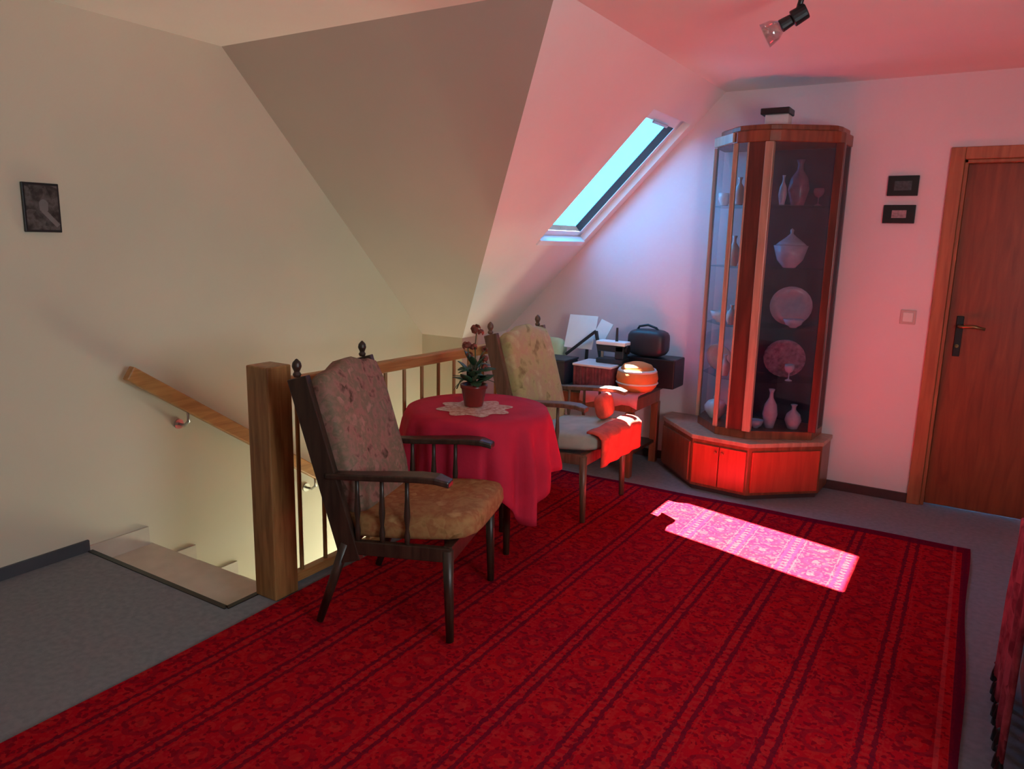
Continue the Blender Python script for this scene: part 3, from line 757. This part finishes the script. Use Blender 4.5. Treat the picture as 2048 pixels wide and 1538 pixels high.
# dark case with black bag on it
tag(obj('dark_case', MB().bx(-.21, .17, -.10, .10, 0, .195), BLACK, loc=(-1.79, 4.76, DKZ + .001), bevel=.008), 'dark upright case behind the orange basket', 'case')
o = obj('black_bag', cushion((0, 0, 0), (.26, .17, .18), .35), DARKG, smooth=True, loc=(-1.84, 4.74, DKZ + .197 + .0915)); 
tag(o, 'rounded black bag lying on the dark case', 'bag')
obj('bag_strap', MB().tube([(-.09, 0, .07), (-.07, 0, .105), (-.01, 0, .118), (.05, 0, .10), (.08, 0, .065)], .008, 8), DARKG, o, smooth=True)
# burgundy wicker box with pale lid
wb = thing('wicker_box', 'burgundy ribbed box with a pale lid in the middle of the low side table', 'box', (-2.07, 4.50, DKZ + .010))
obj('box_body', MB().bx(-.15, .12, -.12, .12, 0, .13), BURG, wb, bevel=.006)
for k in range(6): obj('rib', MB().bx(-.14 + .045 * k, -.125 + .045 * k, -.128, -.12, .005, .125), BURG, wb)
obj('lid', MB().bx(-.155, .125, -.125, .125, .13, .145), PALEW, wb, bevel=.004)
# sewing machine like appliance
sm = thing('sewing_machine', 'small dark sewing machine with a white top standing on the ribbed box', 'machine', (-2.02, 4.55, DKZ + .157))
obj('bed', MB().bx(-.09, .10, -.06, .06, 0, .03), DARKG, sm, bevel=.005)
obj('column', MB().bx(.035, .10, -.04, .04, .03, .12), DARKG, sm, bevel=.008)
obj('arm', MB().bx(-.09, .10, -.04, .04, .075, .12), DARKG, sm, bevel=.008)
obj('white_top', MB().bx(-.10, .11, -.05, .05, .12, .145), PAPER, sm, bevel=.006)
obj('spool_pin', MB().cyl((.03, 0, .145), (.03, 0, .235), .010, .007), DARKG, sm)
obj('needle_head', MB().cyl((-.07, 0, .03), (-.07, 0, .075), .010), CHROME, sm)
obj('hand_wheel', MB().cyl((.10, 0, .095), (.118, 0, .095), .03, seg=18), BLACK, sm)
# reading stand with white pages
rs = thing('book_stand', 'grey slanted stand holding bright white pages at the left of the side table', 'stand', (-2.33, 4.70, DKZ + .001))
q = Matrix.Rotation(math.radians(-20), 3, 'X')
obj('stand_foot', MB().bx(-.10, .16, -.07, .09, 0, .02), DARKG, rs, bevel=.004)
obj('stand_post', MB().cyl((.03, .03, .02), (.03, .05, .26), .012), DARKG, rs)
obj('support_bar', MB().bar((-.09, -.045, .16), (.125, -.02, .34), .02, .02).bar((.125, -.02, .34), (.17, -.03, .16), .02, .02), DARKG, rs, bevel=.003)
obj('page', MB().box((-.01, .02, .32), (.22, .006, .24), q), PAPER, rs)
obj('page', MB().box((.15, .03, .335), (.10, .006, .15), q @ Matrix.Rotation(.35, 3, 'Y')), PAPER, rs)
o = obj('lime_cushion', cushion((0, 0, 0), (.22, .12, .26), .45), YGREEN, smooth=True, loc=(-2.57, 4.70, DKZ + .135)); o.rotation_euler = (-.2, 0, 0)
tag(o, 'pale lime cushion behind the yellow-green armchair back', 'cushion')
tag(obj('dark_box', MB().bx(-.10, .08, -.10, .10, 0, .15).bx(-.105, .085, -.105, .105, .15, .165), DARKG, loc=(-2.36, 4.47, DKZ + .001), bevel=.005), 'dark box in front of the slanted stand', 'box')

# ------------------------------------------------------------ right edge: chest with a throw
cs = thing('wooden_chest', 'dark brown wooden chest cut off by the right edge of the photo', 'chest', (.60, 2.55, 0))
obj('chest_body', MB().bx(-.31, .40, -.45, .45, .03, .60), CABW, cs, bevel=.006)
obj('chest_lid', MB().bx(-.33, .42, -.47, .47, .60, .64), CABW, cs, bevel=.006)
for sx in (-.27, .36):
    for sy in (-.41, .41): obj('foot', MB().bx(sx - .03, sx + .03, sy - .03, sy + .03, 0, .03), DARKW, cs)
th = MB(); gg = {}; n1, n2 = 20, 16
for i in range(n1 + 1):
    for j in range(n2 + 1):
        u = i / n1; v = j / n2; yy = 2.30 + .62 * u
        s = v * .93
        if s < .35: xx = .60 - s - .0; zz = .652
        elif s < .385: xx = .245; zz = .652 - (s - .35) * .5
        else: xx = .226 - .012 * math.sin(u * 24) * min(1, (s - .38) * 4) - .008; zz = .64 - (s - .385)
        gg[i, j] = th.b.verts.new((xx, yy, max(zz, .06)))
for i in range(n1):
    for j in range(n2): th.b.faces.new((gg[i, j], gg[i + 1, j], gg[i + 1, j + 1], gg[i, j + 1]))
o = obj('throw', th, PLUM, smooth=True); mm = o.modifiers.new('thick', 'SOLIDIFY'); mm.thickness = .006; mm.offset = 0
tag(o, 'plum and pink striped throw with dark tassels hanging at the right edge', 'throw')
ts = None
for k in range(9):
    if ts is None:
        ts = obj('tassel', MB().lathe([(.002, .075), (.010, .066), (.006, .058), (.012, .03), (.014, 0), (0, 0)], seg=8), BLACK, o, smooth=True)
    else:
        t2 = ts.copy(); S.collection.objects.link(t2); ts2 = t2; t2.location = (.214, 2.32 + .072 * k, .035 - .012 * (k % 2)); continue
    ts.location = (.214, 2.32, .035)

# ------------------------------------------------------------ pictures, switch, ceiling spot
pc = thing('wall_picture', 'small dark upright picture on the left wall above the floor', 'picture', (XL, 1.72, 1.588))
obj('frame', MB().bx(0, .014, -.075, .075, -.103, .103), BLACK, pc, bevel=.003)
obj('print', MB().bx(.014, .016, -.066, .066, -.093, .093), PHOTO1, pc)
fg = MB()
fg.lathe([(0, -.02), (.018, -.012), (.02, .02), (.010, .032), (0, .036)], seg=10, sy=1, M=Matrix.Translation((.0165, .005, .0)) @ Matrix.Diagonal((.05, 1, 1, 1)))
fg.b.verts.ensure_lookup_table()
fg.bar((.0165, .0, -.01), (.0165, .06, -.075), .001, .02, up=(0, 0, 1))
obj('pale_figure', fg, plain('faded_grey_print', (.18, .155, .16), .7), pc)
for (nm, lb, x, z, wd, hgt, colr, ins) in (('upper', 'small black-framed picture on the gable wall, the upper one of the two beside the door', -.428, 1.850, .158, .112, (.05, .07, .075), .035),
                                           ('lower', 'small black-framed picture with a pale centre, below the other beside the door', -.432, 1.692, .165, .103, (.34, .24, .26), .045)):
    fp = thing('framed_picture', lb, 'picture', (x, YG, z))
    obj('frame', MB().bx(-wd / 2, wd / 2, -.018, 0, -hgt / 2, hgt / 2), BLACK, fp, bevel=.003)
    obj('print', MB().bx(-wd / 2 + ins, wd / 2 - ins, -.020, -.018, -hgt / 2 + .03, hgt / 2 - .03), plain('print_' + nm, colr, .5, .3, 60), fp)
sw = thing('light_switch', 'square pinkish-white light switch on the gable wall left of the door', 'switch', (-.322, YG, 1.108))
SWM = plain('switch_plastic', (.62, .45, .42), .4, .03)
obj('switch_plate', MB().bx(-.041, .041, -.009, 0, -.041, .041), SWM, sw, bevel=.003)
obj('rocker', MB().bx(-.027, .027, -.015, -.009, -.027, .027), WHITE, sw, bevel=.003)

sp = thing('ceiling_spotlight', 'black swivelling spotlight with a glass shade on the ceiling', 'spotlight', (-.66, 3.00, HC))
obj('ceiling_rose', MB().cyl((0, .02, -.02), (0, .02, 0), .045, .05, 20), BLACK, sp, smooth=False)
obj('stem', MB().tube([(0, .02, -.02), (-.004, .02, -.06), (-.012, .015, -.10)], .010), BLACK, sp, smooth=True)
hd = Vector((-.75, -.12, -.42)).normalized(); c1 = Vector((-.012, .015, -.12))
obj('lamp_head', MB().cyl(c1 - hd * .035, c1 + hd * .02, .027, .030, 16).cyl(c1 + hd * .02, c1 + hd * .065, .020, .024, 16), BLACK, sp, smooth=False, bevel=.004)
obj('knuckle', MB().lathe([(0, -.02), (.014, -.014), (.02, 0), (.014, .014), (0, .02)], c=(c1.x + .01, c1.y, c1.z + .02), seg=12), BLACK, sp, smooth=True)
Ms = Matrix.Translation(c1 + hd * .065) @ hd.to_track_quat('Z', 'Y').to_matrix().to_4x4()
obj('glass_shade', MB().lathe([(.024, 0), (.038, .02), (.046, .06), (.044, .06), (.036, .022), (.022, .002)], seg=20, M=Ms), glass('clear_shade_glass', (.92, .92, .92), .18), sp, smooth=True)
